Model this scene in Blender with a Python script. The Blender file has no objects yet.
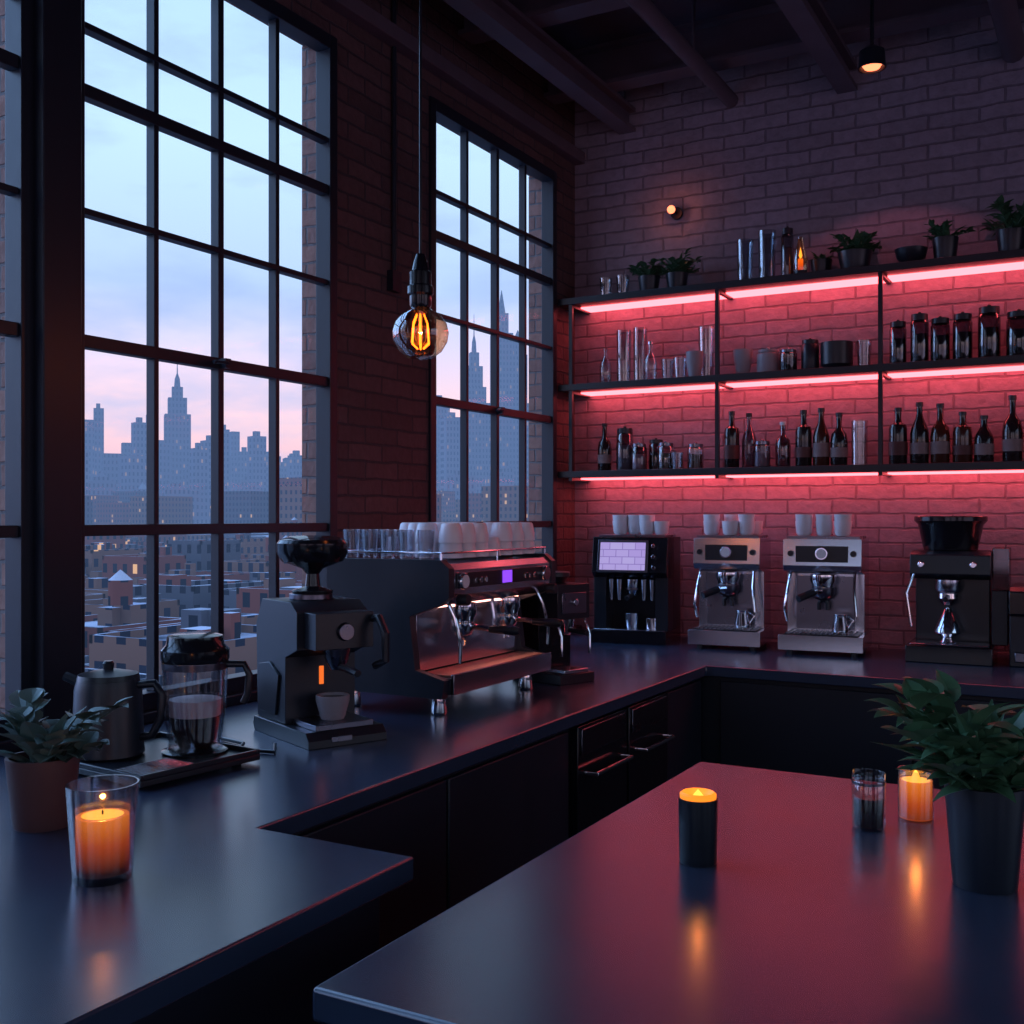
import bpy, bmesh, math, random
from mathutils import Vector, Matrix
random.seed(7)
scene=bpy.context.scene
COL=scene.collection
R=math.radians
try:
    scene.view_settings.view_transform='Standard'; scene.view_settings.look='None'
except Exception as ex: print(ex)

# ------------------------------------------------------------------ materials
def newmat(name):
    m=bpy.data.materials.new(name); m.use_nodes=True
    nt=m.node_tree; nt.nodes.clear()
    out=nt.nodes.new('ShaderNodeOutputMaterial')
    return m,nt,out
def pbr(name,col,rough=.5,metal=0,var=.15,nscale=12,bump=0,emis=None,es=0,coat=0,spec=.5,rvar=.1):
    m,nt,out=newmat(name)
    b=nt.nodes.new('ShaderNodeBsdfPrincipled'); nt.links.new(b.outputs[0],out.inputs[0])
    geo=nt.nodes.new('ShaderNodeTexCoord')
    n=nt.nodes.new('ShaderNodeTexNoise'); n.inputs['Scale'].default_value=nscale; n.inputs['Detail'].default_value=4
    nt.links.new(geo.outputs['Object'],n.inputs['Vector'])
    r=nt.nodes.new('ShaderNodeMix'); r.data_type='RGBA'
    r.inputs[6].default_value=(*[c*(1-var) for c in col],1); r.inputs[7].default_value=(*[min(1,c*(1+var)) for c in col],1)
    nt.links.new(n.outputs['Fac'],r.inputs[0]); nt.links.new(r.outputs[2],b.inputs['Base Color'])
    mr=nt.nodes.new('ShaderNodeMapRange'); mr.inputs['To Min'].default_value=max(0.02,rough-rvar*rough); mr.inputs['To Max'].default_value=min(1,rough+rvar*rough)
    nt.links.new(n.outputs['Fac'],mr.inputs['Value']); nt.links.new(mr.outputs[0],b.inputs['Roughness'])
    b.inputs['Metallic'].default_value=metal
    b.inputs['Specular IOR Level'].default_value=spec
    b.inputs['Coat Weight'].default_value=coat
    if bump:
        bp=nt.nodes.new('ShaderNodeBump'); bp.inputs['Strength'].default_value=bump; bp.inputs['Distance'].default_value=.01
        nt.links.new(n.outputs['Fac'],bp.inputs['Height']); nt.links.new(bp.outputs[0],b.inputs['Normal'])
    return m
def emi(name,col,s):
    m,nt,out=newmat(name)
    e=nt.nodes.new('ShaderNodeEmission'); e.inputs[0].default_value=(*col,1); e.inputs[1].default_value=s
    nt.links.new(e.outputs[0],out.inputs[0]); return m
def thin_glass(name,tint=(.95,.97,1),base=.04,edge=.55,rough=.02):
    m,nt,out=newmat(name)
    t=nt.nodes.new('ShaderNodeBsdfTransparent'); t.inputs[0].default_value=(*tint,1)
    g=nt.nodes.new('ShaderNodeBsdfGlossy'); g.inputs['Roughness'].default_value=rough
    lw=nt.nodes.new('ShaderNodeLayerWeight'); lw.inputs[0].default_value=.25
    mr=nt.nodes.new('ShaderNodeMapRange'); mr.inputs['To Min'].default_value=base; mr.inputs['To Max'].default_value=edge
    nt.links.new(lw.outputs['Facing'],mr.inputs['Value'])
    mx=nt.nodes.new('ShaderNodeMixShader'); nt.links.new(mr.outputs[0],mx.inputs[0])
    nt.links.new(t.outputs[0],mx.inputs[1]); nt.links.new(g.outputs[0],mx.inputs[2]); nt.links.new(mx.outputs[0],out.inputs[0])
    return m
def brick(name,c1,c2,mort,rough=.8,bw=.21,rh=.066,ms=.006,tile=.45):
    m,nt,out=newmat(name)
    b=nt.nodes.new('ShaderNodeBsdfPrincipled'); nt.links.new(b.outputs[0],out.inputs[0])
    g=nt.nodes.new('ShaderNodeNewGeometry'); s=nt.nodes.new('ShaderNodeSeparateXYZ'); nt.links.new(g.outputs['Position'],s.inputs[0])
    a=nt.nodes.new('ShaderNodeMath'); nt.links.new(s.outputs[0],a.inputs[0]); nt.links.new(s.outputs[1],a.inputs[1])
    c=nt.nodes.new('ShaderNodeCombineXYZ'); nt.links.new(a.outputs[0],c.inputs[0]); nt.links.new(s.outputs[2],c.inputs[1])
    n0=nt.nodes.new('ShaderNodeTexNoise'); n0.inputs['Scale'].default_value=9; nt.links.new(g.outputs['Position'],n0.inputs['Vector'])
    vs=nt.nodes.new('ShaderNodeVectorMath'); vs.operation='SCALE'; vs.inputs['Scale'].default_value=.016; nt.links.new(n0.outputs['Color'],vs.inputs[0])
    va=nt.nodes.new('ShaderNodeVectorMath'); nt.links.new(c.outputs[0],va.inputs[0]); nt.links.new(vs.outputs[0],va.inputs[1])
    t=nt.nodes.new('ShaderNodeTexBrick'); nt.links.new(va.outputs[0],t.inputs['Vector'])
    t.inputs['Color1'].default_value=(*c1,1); t.inputs['Color2'].default_value=(*c2,1); t.inputs['Mortar'].default_value=(*mort,1)
    t.inputs['Scale'].default_value=1; t.inputs['Brick Width'].default_value=bw; t.inputs['Row Height'].default_value=rh
    t.inputs['Mortar Size'].default_value=ms; t.inputs['Mortar Smooth'].default_value=.5; t.inputs['Bias'].default_value=-.1
    n=nt.nodes.new('ShaderNodeTexNoise'); n.inputs['Scale'].default_value=30; n.inputs['Detail'].default_value=7; nt.links.new(g.outputs['Position'],n.inputs['Vector'])
    mx=nt.nodes.new('ShaderNodeMix'); mx.data_type='RGBA'; mx.blend_type='MULTIPLY'; mx.inputs[0].default_value=tile
    nt.links.new(t.outputs['Color'],mx.inputs[6]); nt.links.new(n.outputs['Fac'],mx.inputs[7]); nt.links.new(mx.outputs[2],b.inputs['Base Color'])
    h=nt.nodes.new('ShaderNodeMath'); h.operation='MULTIPLY_ADD'; h.inputs[1].default_value=-1; nt.links.new(t.outputs['Fac'],h.inputs[0])
    k=nt.nodes.new('ShaderNodeMath'); k.operation='MULTIPLY'; k.inputs[1].default_value=1.0; nt.links.new(n.outputs['Fac'],k.inputs[0]); nt.links.new(k.outputs[0],h.inputs[2])
    bp=nt.nodes.new('ShaderNodeBump'); bp.inputs['Strength'].default_value=.7; bp.inputs['Distance'].default_value=.009
    nt.links.new(h.outputs[0],bp.inputs['Height']); nt.links.new(bp.outputs[0],b.inputs['Normal'])
    b.inputs['Roughness'].default_value=rough
    return m

M_counter=pbr('counter_stone',(.026,.044,.084),.25,0,.15,5,0,spec=.9,rvar=.15)
M_cab=pbr('cabinet_black',(.012,.016,.028),.45,0,.2,5)
M_black=pbr('black_paint',(.013,.017,.026),.32,0,.2,15)
M_gloss=pbr('black_gloss',(.010,.011,.016),.15,0,.2,15)
M_matte=pbr('charcoal_matte',(.014,.019,.031),.36,0,.12,20)
M_steel=pbr('brushed_steel',(.62,.65,.74),.21,1,.02,8,rvar=.05)
M_chrome=pbr('chrome',(.88,.88,.94),.1,1,.02,20)
M_dsteel=pbr('dark_steel',(.20,.20,.25),.28,1,.05,12)
M_warmslat=pbr('copper',(.85,.50,.38),.3,1,.05,30)  # warm reflected light put into the drip tray slat colour
M_iron=pbr('window_iron',(.010,.014,.026),.45,0,.2,20)
M_wallbrick=brick('painted_brick',(.45,.34,.42),(.37,.28,.34),(.27,.20,.25))
M_pierbrick=brick('red_brick',(.165,.085,.088),(.105,.055,.060),(.07,.052,.062))
M_outbrick=brick('weathered_brick',(.42,.22,.17),(.28,.15,.13),(.2,.17,.17))
M_ceil=pbr('ceiling_dark',(.06,.04,.06),.8,0,.3,4,.2)
M_beam=pbr('beam_steel',(.12,.085,.11),.6,0,.3,8,.1)
M_plaster=pbr('dark_plaster',(.12,.11,.15),.8,0,.2,4,.1)
M_floor=pbr('dark_concrete',(.04,.045,.06),.5,0,.3,3,.1)
M_shelf=pbr('shelf_black',(.015,.016,.024),.4)
M_led=emi('led_coral',(1,.110,.130),5.6)
M_trayfill=emi('work_light',(1,.45,.38),4.5)  # added warm strip under the machine head, lights the drip tray
M_ceramic=pbr('white_ceramic',(.84,.82,.86),.3,0,.05,10)
M_greycer=pbr('grey_ceramic',(.30,.27,.30),.4,0,.1,10)
M_glass=thin_glass('clear_glass',(.84,.87,.92),.14,.8,.08)
M_pane=thin_glass('window_glass',(.985,.99,1),.001,.03,.05)
M_amber=thin_glass('amber_glass',(.97,.66,.46),.12,.9,.04)
M_smoke=thin_glass('smoked_glass',(.42,.38,.44),.12,.65,.06)
M_bottle=pbr('bottle_dark',(.02,.012,.014),.12,0,.2,20,coat=.5)
M_bottleb=pbr('bottle_brown',(.06,.018,.012),.12,0,.2,20,coat=.5)
M_label=pbr('paper_label',(.24,.17,.17),.6,0,.35,40)
M_label2=pbr('dark_label',(.10,.03,.03),.6,0,.35,40)
M_terra=pbr('terracotta',(.09,.042,.045),.55,0,.2,15)
M_soil=pbr('soil',(.02,.012,.01),.9,0,.4,40,.5)
M_leaf=pbr('leaf_sage',(.11,.18,.16),.5,0,.35,14)
M_leafd=pbr('leaf_dark',(.05,.125,.06),.4,0,.4,14)
M_leafm=pbr('leaf_green',(.085,.19,.10),.38,0,.4,14)
M_coffee=pbr('coffee',(.03,.01,.006),.2)
M_foam=pbr('milk_foam',(.80,.58,.58),.5)
M_purple=emi('display_purple',(.25,.06,.9),1.3)
M_fil=emi('filament',(1,.19,.015),7)
M_warm=emi('warm_lamp',(1,.20,.09),3.2)
M_glowin=emi('indicator_orange',(1,.18,.03),1.0)
M_flame=emi('flame',(1,.36,.045),2.9)

def wax(name,z0,z1,s):
    m,nt,out=newmat(name)
    b=nt.nodes.new('ShaderNodeBsdfPrincipled'); nt.links.new(b.outputs[0],out.inputs[0])
    b.inputs['Base Color'].default_value=(.18,.05,.02,1); b.inputs['Roughness'].default_value=.5
    tc=nt.nodes.new('ShaderNodeTexCoord'); sp=nt.nodes.new('ShaderNodeSeparateXYZ'); nt.links.new(tc.outputs['Object'],sp.inputs[0])
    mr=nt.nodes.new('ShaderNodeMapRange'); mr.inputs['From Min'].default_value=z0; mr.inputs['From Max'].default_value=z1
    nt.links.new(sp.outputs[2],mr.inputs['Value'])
    cr=nt.nodes.new('ShaderNodeValToRGB'); e=cr.color_ramp.elements  # candlelight through the wax put in as emission, brighter towards the top
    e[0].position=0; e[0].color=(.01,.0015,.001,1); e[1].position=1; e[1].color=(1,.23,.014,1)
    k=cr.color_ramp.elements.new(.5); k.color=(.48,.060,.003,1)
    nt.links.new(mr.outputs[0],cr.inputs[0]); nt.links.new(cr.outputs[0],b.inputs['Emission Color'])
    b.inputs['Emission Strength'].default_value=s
    return m
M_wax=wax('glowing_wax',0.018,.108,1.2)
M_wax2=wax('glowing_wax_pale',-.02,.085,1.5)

def screenmat():
    m,nt,out=newmat('touch_screen')
    tc=nt.nodes.new('ShaderNodeTexCoord'); br=nt.nodes.new('ShaderNodeTexBrick')
    mp=nt.nodes.new('ShaderNodeMapping'); mp.inputs['Rotation'].default_value=(R(90),0,0)
    nt.links.new(tc.outputs['Object'],mp.inputs[0]); nt.links.new(mp.outputs[0],br.inputs['Vector'])
    br.inputs['Scale'].default_value=1; br.inputs['Brick Width'].default_value=.062; br.inputs['Row Height'].default_value=.034; br.inputs['Mortar Size'].default_value=.002
    br.inputs['Color1'].default_value=(.45,.34,.80,1); br.inputs['Color2'].default_value=(.52,.44,.86,1); br.inputs['Mortar'].default_value=(.30,.22,.60,1)
    e=nt.nodes.new('ShaderNodeEmission'); e.inputs[1].default_value=.85
    nt.links.new(br.outputs[0],e.inputs[0]); nt.links.new(e.outputs[0],out.inputs[0]); return m
M_screen=screenmat()

# ------------------------------------------------------------------ mesh builder
class MB:
    def __init__(s): s.v=[];s.f=[];s.m=[];s.mats=[];s.T=Matrix.Identity(4)
    def mi(s,mat):
        if mat not in s.mats: s.mats.append(mat)
        return s.mats.index(mat)
    def add(s,vs,fs,mat):
        o=len(s.v); k=s.mi(mat)
        s.v+= [tuple(s.T@Vector(p)) for p in vs]
        for f in fs: s.f.append([o+i for i in f]); s.m.append(k)
    def box(s,x0,x1,y0,y1,z0,z1,mat):
        s.add([(x0,y0,z0),(x1,y0,z0),(x1,y1,z0),(x0,y1,z0),(x0,y0,z1),(x1,y0,z1),(x1,y1,z1),(x0,y1,z1)],
              [(0,3,2,1),(4,5,6,7),(0,1,5,4),(1,2,6,5),(2,3,7,6),(3,0,4,7)],mat)
    def lathe(s,prof,mat,c=(0,0,0),seg=28,axis='Z',cap=True):
        vs=[];fs=[];n=len(prof)
        for r,z in prof:
            for i in range(seg):
                a=2*math.pi*i/seg; x,y=r*math.cos(a),r*math.sin(a)
                if axis=='Z': p=(x,y,z)
                elif axis=='Y': p=(x,z,y)
                else: p=(z,x,y)
                vs.append((p[0]+c[0],p[1]+c[1],p[2]+c[2]))
        for j in range(n-1):
            for i in range(seg):
                k=(i+1)%seg; fs.append((j*seg+i,j*seg+k,(j+1)*seg+k,(j+1)*seg+i))
        if cap:
            if prof[0][0]>1e-4: fs.append(tuple(range(seg-1,-1,-1)))
            if prof[-1][0]>1e-4: fs.append(tuple((n-1)*seg+i for i in range(seg)))
        s.add(vs,fs,mat)
    def cyl(s,r,z0,z1,mat,c=(0,0,0),seg=24,axis='Z',r2=None):
        s.lathe([(r,z0),(r if r2 is None else r2,z1)],mat,c,seg,axis)
    def sph(s,r,c,mat,sz=1,seg=20):
        s.lathe([(max(1e-5,r*math.sin(math.pi*i/12)),-r*sz*math.cos(math.pi*i/12)) for i in range(13)],mat,c,seg,cap=False)
    def tube(s,pts,r,mat,seg=8,closed=False):
        P=[Vector(p) for p in pts]; n=len(P); vs=[];fs=[]
        up=None
        for i,p in enumerate(P):
            a=P[(i-1)%n] if (i>0 or closed) else p; b=P[(i+1)%n] if (i<n-1 or closed) else p
            t=(b-a).normalized()
            if up is None:
                up=Vector((0,0,1)) if abs(t.z)<.9 else Vector((1,0,0))
            u=(up-t*up.dot(t)); 
            if u.length<1e-4: u=Vector((1,0,0))-t*t.x
            u.normalize(); w=t.cross(u); up=u
            for k in range(seg):
                an=2*math.pi*k/seg; vs.append(tuple(p+u*r*math.cos(an)+w*r*math.sin(an)))
        m=n if closed else n-1
        for j in range(m):
            for k in range(seg):
                l=(k+1)%seg; J=(j+1)%n
                fs.append((j*seg+k,j*seg+l,J*seg+l,J*seg+k))
        if not closed:
            fs.append(tuple(range(seg))); fs.append(tuple((n-1)*seg+i for i in range(seg-1,-1,-1)))
        s.add(vs,fs,mat)
    def prism(s,poly,a0,a1,mat,plane='YZ'):
        n=len(poly); vs=[]
        for a in (a0,a1):
            for u,w in poly:
                vs.append((a,u,w) if plane=='YZ' else ((u,a,w) if plane=='XZ' else (u,w,a)))
        fs=[tuple(range(n)),tuple(range(2*n-1,n-1,-1))]
        for i in range(n):
            j=(i+1)%n; fs.append((i,n+i,n+j,j))
        s.add(vs,fs,mat)
    def leaf(s,base,az,el,L,W,droop,mat,n=6,pw=.8):
        p=Vector(base); side=Vector((-math.sin(az),math.cos(az),0)); vs=[];fs=[]
        for i in range(n+1):
            t=i/n; e=el-droop*t
            d=Vector((math.cos(az)*math.cos(e),math.sin(az)*math.cos(e),math.sin(e)))
            up=side.cross(d)*-1
            w=W*max(.03,math.sin(math.pi*min(1,t**pw)))*.5
            vs+=[tuple(p+side*w+up*w*.35),tuple(p),tuple(p-side*w+up*w*.35)]
            p=p+d*L/n
        for i in range(n):
            a=3*i; fs+=[(a,a+1,a+4,a+3),(a+1,a+2,a+5,a+4)]
        s.add(vs,fs,mat)
    def build(s,name,loc=(0,0,0),rz=0,bevel=0,parent=None,fixn=True):
        me=bpy.data.meshes.new(name); me.from_pydata(s.v,[],s.f)
        for m in s.mats: me.materials.append(m)
        for p,k in zip(me.polygons,s.m): p.material_index=k; p.use_smooth=True
        bm=bmesh.new(); bm.from_mesh(me); bmesh.ops.recalc_face_normals(bm,faces=bm.faces); bm.to_mesh(me); bm.free()
        me.set_sharp_from_angle(angle=R(38))
        ob=bpy.data.objects.new(name,me); COL.objects.link(ob)
        ob.location=loc; ob.rotation_euler=(0,0,rz)
        if bevel:
            b=ob.modifiers.new('bevel','BEVEL'); b.width=bevel; b.segments=2; b.limit_method='ANGLE'; b.angle_limit=R(50); b.harden_normals=False
        if parent: ob.parent=parent
        return ob
def empty(name,loc=(0,0,0)):
    e=bpy.data.objects.new(name,None); COL.objects.link(e); e.location=loc; return e
def point(name,loc,col,w,rad=.004):
    l=bpy.data.lights.new(name,'POINT'); l.color=col; l.energy=w; l.shadow_soft_size=rad
    o=bpy.data.objects.new(name,l); COL.objects.link(o); o.location=loc; return o

# ------------------------------------------------------------------ dimensions
WX=-2.5; BY=5.15; CZ=3.78; CT=.90
RX=3.2; FY=-2.6; WT=.14
mb=MB(); mb.box(WX-WT,RX+.2,FY-.2,BY+.3,-.12,0,M_floor); mb.build('floor')
mb=MB(); mb.box(WX-WT,RX+.2,FY-.2,BY+.3,CZ,CZ+.15,M_ceil); mb.build('ceiling')
mb=MB(); mb.box(WX-WT,RX+.2,BY,BY+.3,0,CZ,M_wallbrick); mb.build('wall_back')
WZ0,WZ1=.93,3.24
def portal(e,loc,rot,sx,sy):
    l=bpy.data.lights.new('portal','AREA'); l.shape='RECTANGLE'; l.size=sx; l.size_y=sy; l.cycles.is_portal=True
    o=bpy.data.objects.new('sky_portal',l); COL.objects.link(o); o.location=loc; o.rotation_euler=rot; o.parent=e
def wall_open(name,axis,p0,p1,a,b,opens,z0,z1,mat):
    mb=MB()
    def bx(u0,u1,c,d):
        if axis=='X': mb.box(u0,u1,p0,p1,c,d,mat)
        else: mb.box(p0,p1,u0,u1,c,d,mat)
    bx(a,b,0,z0); bx(a,b,z1,CZ)
    ed=[a]+[q for o in opens for q in o]+[b]
    for i in range(0,len(ed),2): bx(ed[i],ed[i+1],z0,z1)
    return mb.build(name)
wall_open('wall_right','Y',RX,RX+.2,FY,BY,[(-1.8,.6),(1.2,4.2)],.9,3.2,M_plaster)  # openings here and in wall_front are added for more sky light
wall_open('wall_front','X',FY-.2,FY,WX-WT,RX+.2,[(-1.9,.2),(.6,2.7)],.9,3.2,M_plaster)
def added_window(k,axis,p,a,b):  # unseen windows, added beside and behind the camera as sky fill
    e=empty('window_%d'%k); mb=MB()
    def bx(u0,u1,c,d,t=.025):
        if axis=='X': mb.box(u0,u1,p-t,p+t,c,d,M_iron)
        else: mb.box(p-t,p+t,u0,u1,c,d,M_iron)
    bx(a,a+.05,.9,3.2); bx(b-.05,b,.9,3.2); bx(a+.05,b-.05,.9,.95); bx(a+.05,b-.05,3.15,3.2)
    for i in range(1,5): u=a+(b-a)*i/5; bx(u-.01,u+.01,.95,3.15,.015)
    for z in (1.5,2.05,2.6): bx(a+.05,b-.05,z-.012,z+.012,.014)
    mb.build('frame',parent=e)
    c=((a+b)/2,p,2.05) if axis=='X' else (p,(a+b)/2,2.05)
    if axis=='X': portal(e,c,(R(90),0,0),b-a,2.3)
    else: portal(e,c,(0,R(90),0),2.3,b-a)
added_window(5,'X',FY-.1,-1.9,.2); added_window(6,'X',FY-.1,.6,2.7); added_window(7,'Y',RX+.1,-1.8,.6); added_window(8,'Y',RX+.1,1.2,4.2)

wins=[(-.75,.36),(.76,1.885),(2.0,3.15),(3.765,4.92)]  # first window is unseen, added for extra blue light
mb=MB()
mb.box(WX-WT,WX,FY,BY,0,WZ0,M_pierbrick)
mb.box(WX-WT,WX,FY,BY,WZ1,CZ,M_pierbrick)
edges=[FY]+[e for w in wins for e in w]+[BY]
for i in range(0,len(edges),2):
    mb.box(WX-WT,WX,edges[i],edges[i+1],WZ0,WZ1,M_pierbrick if i!=4 else M_iron)
mb.build('wall_left')
mb=MB(); mb.box(WX,WX+.05,1.880,2.002,CT+.032,CZ,M_iron); mb.build('trim_1',bevel=.004)
mb=MB(); mb.box(WX,WX+.06,FY,BY,WZ1+.10,WZ1+.16,M_beam); mb.build('trim_2',bevel=.004)

rows=[1.46,1.985,2.345,2.68,2.86]
for k,(a,b) in enumerate(wins):
    e=empty('window_%d'%(k+1))
    mb=MB(); x0,x1=WX-.055,WX+.012
    fw=.042
    mb.box(x0,x1,a,a+fw,WZ0,WZ1,M_iron); mb.box(x0,x1,b-fw,b,WZ0,WZ1,M_iron)
    mb.box(x0,x1,a+fw,b-fw,WZ0,WZ0+.05,M_iron); mb.box(x0,x1,a+fw,b-fw,WZ1-.05,WZ1,M_iron)
    n=4
    for i in range(1,n):
        y=a+fw+(b-a-2*fw)*i/n
        th=.009 if i!=2 else .012
        mb.box(x0+.02,x1-.012,y-th,y+th,WZ0+.05,WZ1-.05,M_iron)
    for z in rows:
        th={1.46:.016,1.985:.018,2.68:.018}.get(z,.009)
        mb.box(x0+.019,x1-.010,a+fw,b-fw,z-th,z+th,M_iron)
    mb.build('frame',parent=e,bevel=.002)
    mb=MB(); mb.box(WX-.034,WX-.031,a+.01,b-.01,WZ0+.01,WZ1-.01,M_pane); mb.build('pane',parent=e)
    mb=MB(); y=(a+b)/2; mb.box(WX+.0,WX+.03,y-.012,y+.012,1.97,2.0,M_iron); mb.tube([(WX+.03,y,1.985),(WX+.035,y-.04,1.985),(WX+.035,y-.07,1.98)],.006,M_iron); mb.build('latch',parent=e)
    mb=MB(); mb.box(WX-WT-.005,WX-.06,b-.012,b,WZ0,WZ1,M_outbrick); mb.box(WX-WT-.005,WX-.06,a,a+.012,WZ0,WZ1,M_outbrick); mb.box(WX-WT-.04,WX-.06,a,b,WZ0-.01,WZ0+.012,M_outbrick); mb.build('outer_reveal',parent=e)
    portal(e,(WX-WT-.01,(a+b)/2,(WZ0+WZ1)/2),(0,R(-90),0),WZ1-WZ0,b-a)
mb=MB()
mb.box(WX-.0,WX+.045,-1.45,BY-.003,CT+.0,CT+.03,M_iron); mb.build('trim_3',bevel=.004)

def ibeam(mb,axis,p,a,b,zt,w,h,mat):
    t=.02
    for (u0,u1,z0,z1) in ((-w/2,w/2,zt-t,zt),(-w/2,w/2,zt-h,zt-h+t),(-t/2,t/2,zt-h+t,zt-t)):
        if axis=='X': mb.box(a,b,p+u0,p+u1,z0,z1,mat)
        else: mb.box(p+u0,p+u1,a,b,z0,z1,mat)
mb=MB()
for y in (.9,2.0,3.05,4.05,4.85): ibeam(mb,'X',y,WX+.003,RX-.003,CZ,.12,.2,M_beam)
mb.build('ceiling_beam_cross')
mb=MB()
for x in (-2.2,-1.1,.2,1.6): ibeam(mb,'Y',x,FY+.003,BY-.003,CZ-.201,.09,.12,M_beam)
mb.build('ceiling_beam_long')
mb=MB()
mb.tube([(-1.65,FY+.01,3.52),(-1.65,BY-.01,3.52)],.035,M_beam,12); mb.tube([(-.4,FY+.01,3.5),(-.4,BY-.01,3.5)],.05,M_beam,12)
for y in (1.2,3.2,4.6): mb.tube([(-1.65,y,3.52),(-1.65,y,CZ)],.008,M_beam); mb.tube([(-.4,y,3.5),(-.4,y,CZ)],.008,M_beam)
mb.build('ceiling_pipe')
mb=MB(); mb.tube([(WX+.014,3.50,CZ),(WX+.014,3.50,2.45)],.010,M_iron); mb.box(WX+.002,WX+.03,3.47,3.53,2.38,2.46,M_iron); mb.build('wall_conduit')

# ------------------------------------------------------------------ counters
mb=MB(); wx=WX+.002; by=BY-.002
poly=[(wx,-1.5),(-1.086,-1.5),(-1.086,1.59),(-1.45,1.59),(-1.45,4.19),(1.6,4.19),(1.6,by),(wx,by)]
mb.prism(poly,CT-.042,CT,M_counter,'XY')
poly2=[(wx,-1.5),(-1.13,-1.5),(-1.13,1.55),(-1.49,1.55),(-1.49,4.23),(1.6,4.23),(1.6,by),(wx,by)]
mb.prism(poly2,.09,CT-.0425,M_cab,'XY')
poly3=[(wx,-1.5),(-1.19,-1.5),(-1.19,1.49),(-1.55,1.49),(-1.55,4.29),(1.6,4.29),(1.6,by),(wx,by)]
mb.prism(poly3,0,.09,M_cab,'XY')
for (y0,y1) in ((1.62,2.30),(2.31,2.99),(3.81,4.2)): mb.box(-1.49,-1.472,y0,y1,.11,.84,M_cab)
for i in range(4):
    x0=-1.40+i*.74; mb.box(x0,x0+.73,4.212,4.23,.11,.84,M_cab)
mb.build('bar_counter',bevel=.004)
mb=MB()
for (y0,y1) in ((3.02,3.40),(3.42,3.78)):
    mb.box(-1.489,-1.455,y0,y1,.11,.85,M_gloss)
    mb.box(-1.454,-1.450,y0+.02,y1-.02,.76,.84,M_dsteel)
    mb.tube([(-1.455,y0+.05,.70),(-1.415,y0+.05,.70),(-1.415,y1-.05,.70),(-1.455,y1-.05,.70)],.007,M_chrome)
mb.build('undercounter_fridge',bevel=.003)

mb=MB()
mb.box(-.9,1.35,1.085,2.55,CT-.045,CT,M_counter)
mb.box(-.82,1.3,1.16,2.47,.08,CT-.0455,M_cab)
mb.box(-.76,1.25,1.22,2.41,0,.08,M_cab)
for i in range(4): mb.box(-.838,-.82,1.18+i*.32,1.18+i*.32+.31,.10,.84,M_cab)
mb.build('island_counter',bevel=.006)

# ------------------------------------------------------------------ wall shelf unit
SH=[2.60,2.165,1.727]; SF=4.93
e=empty('wall_shelf',(0,BY,0))
mb=MB()
for z in SH: mb.box(-2.49,1.3,SF-BY,-.004,z-.033,z,M_shelf)
mb.build('boards',parent=e,bevel=.002)
mb=MB()
for x in (-2.42,-1.655,-.915,-.17,.57,1.28):
    mb.box(x-.009,x+.009,SF-BY+.004,SF-BY+.022,SH[2]-.05,SH[0]-.034,M_shelf)
    for z in SH: mb.box(x-.009,x+.009,SF-BY+.02,-.002,z-.047,z-.034,M_shelf)
mb.build('uprights',parent=e)
# wide LED diffuser channels under each shelf board, against the wall
mb=MB()
for z in SH:
    for xa,xb in ((-2.405,-1.67),(-1.64,-.93),(-.90,-.185),(-.155,.555),(.585,1.265)):
        mb.box(xa,xb,-.125,-.006,z-.041,z-.0335,M_led)
mb.build('led_strips',parent=e)

# ------------------------------------------------------------------ vessels
LB=[0]
def bottle(h=.22,r=.032,mat=None,label=True,cap=M_black,name='liquor_bottle'):
    mb=MB(); mat=mat or M_bottle; LB[0]+=1; k=LB[0]
    if k%3==0: prof=[(r*.9,0),(r,.006),(r,h*.62),(r*.9,h*.70),(r*.45,h*.74),(r*.36,h*.8),(r*.36,h*.93)]
    elif k%3==1: prof=[(r*.9,0),(r,.006),(r,h*.5),(r*.85,h*.6),(r*.45,h*.74),(r*.33,h*.82),(r*.33,h*.93)]
    else: prof=[(r*.9,0),(r,.006),(r*1.05,h*.45),(r*.9,h*.6),(r*.5,h*.68),(r*.34,h*.74),(r*.34,h*.93)]
    mb.lathe(prof,mat)
    mb.cyl(r*.42,h*.93,h,cap)
    if label: mb.lathe([(r*1.04,h*.16),(r*1.04,h*(.40 if k%2 else .34))],M_label if k%3 else M_label2,cap=False)
    return mb,name
def jar(h,r,mat,lid=M_black,fill=None,name='storage_jar'):
    mb=MB(); mb.lathe([(r*.93,0),(r,.006),(r,h*.82),(r*.85,h*.88)],mat,cap=True)
    if fill: mb.cyl(r*.9,.004,h*.6,fill)
    if lid: mb.cyl(r*.92,h*.88,h,lid); mb.sph(r*.2,(0,0,h*1.03),lid)
    return mb,name
def tumbler(h,r,mat=M_glass,name='drinking_glass',taper=.8):
    mb=MB(); mb.lathe([(r*taper,0),(r,h),(r*.93,h),(r*taper*.9,.008),(1e-5,.008)],mat,cap=False); mb.lathe([(r*taper,0),(1e-5,.0005)],mat,cap=False)
    return mb,name
def cup(h,r,mat=M_ceramic,name='coffee_cup',handle=True):
    mb=MB(); mb.lathe([(1e-5,0),(r*.6,0),(r*.72,h*.12),(r*.95,h*.6),(r,h),(r*.92,h),(r*.85,h*.55),(r*.6,h*.12),(1e-5,h*.1)],mat,cap=False)
    if handle: mb.tube([(r*.92,0,h*.82),(r*1.35,0,h*.78),(r*1.45,0,h*.55),(r*1.2,0,h*.32),(r*.85,0,h*.3)],r*.09,mat)
    return mb,name
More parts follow.
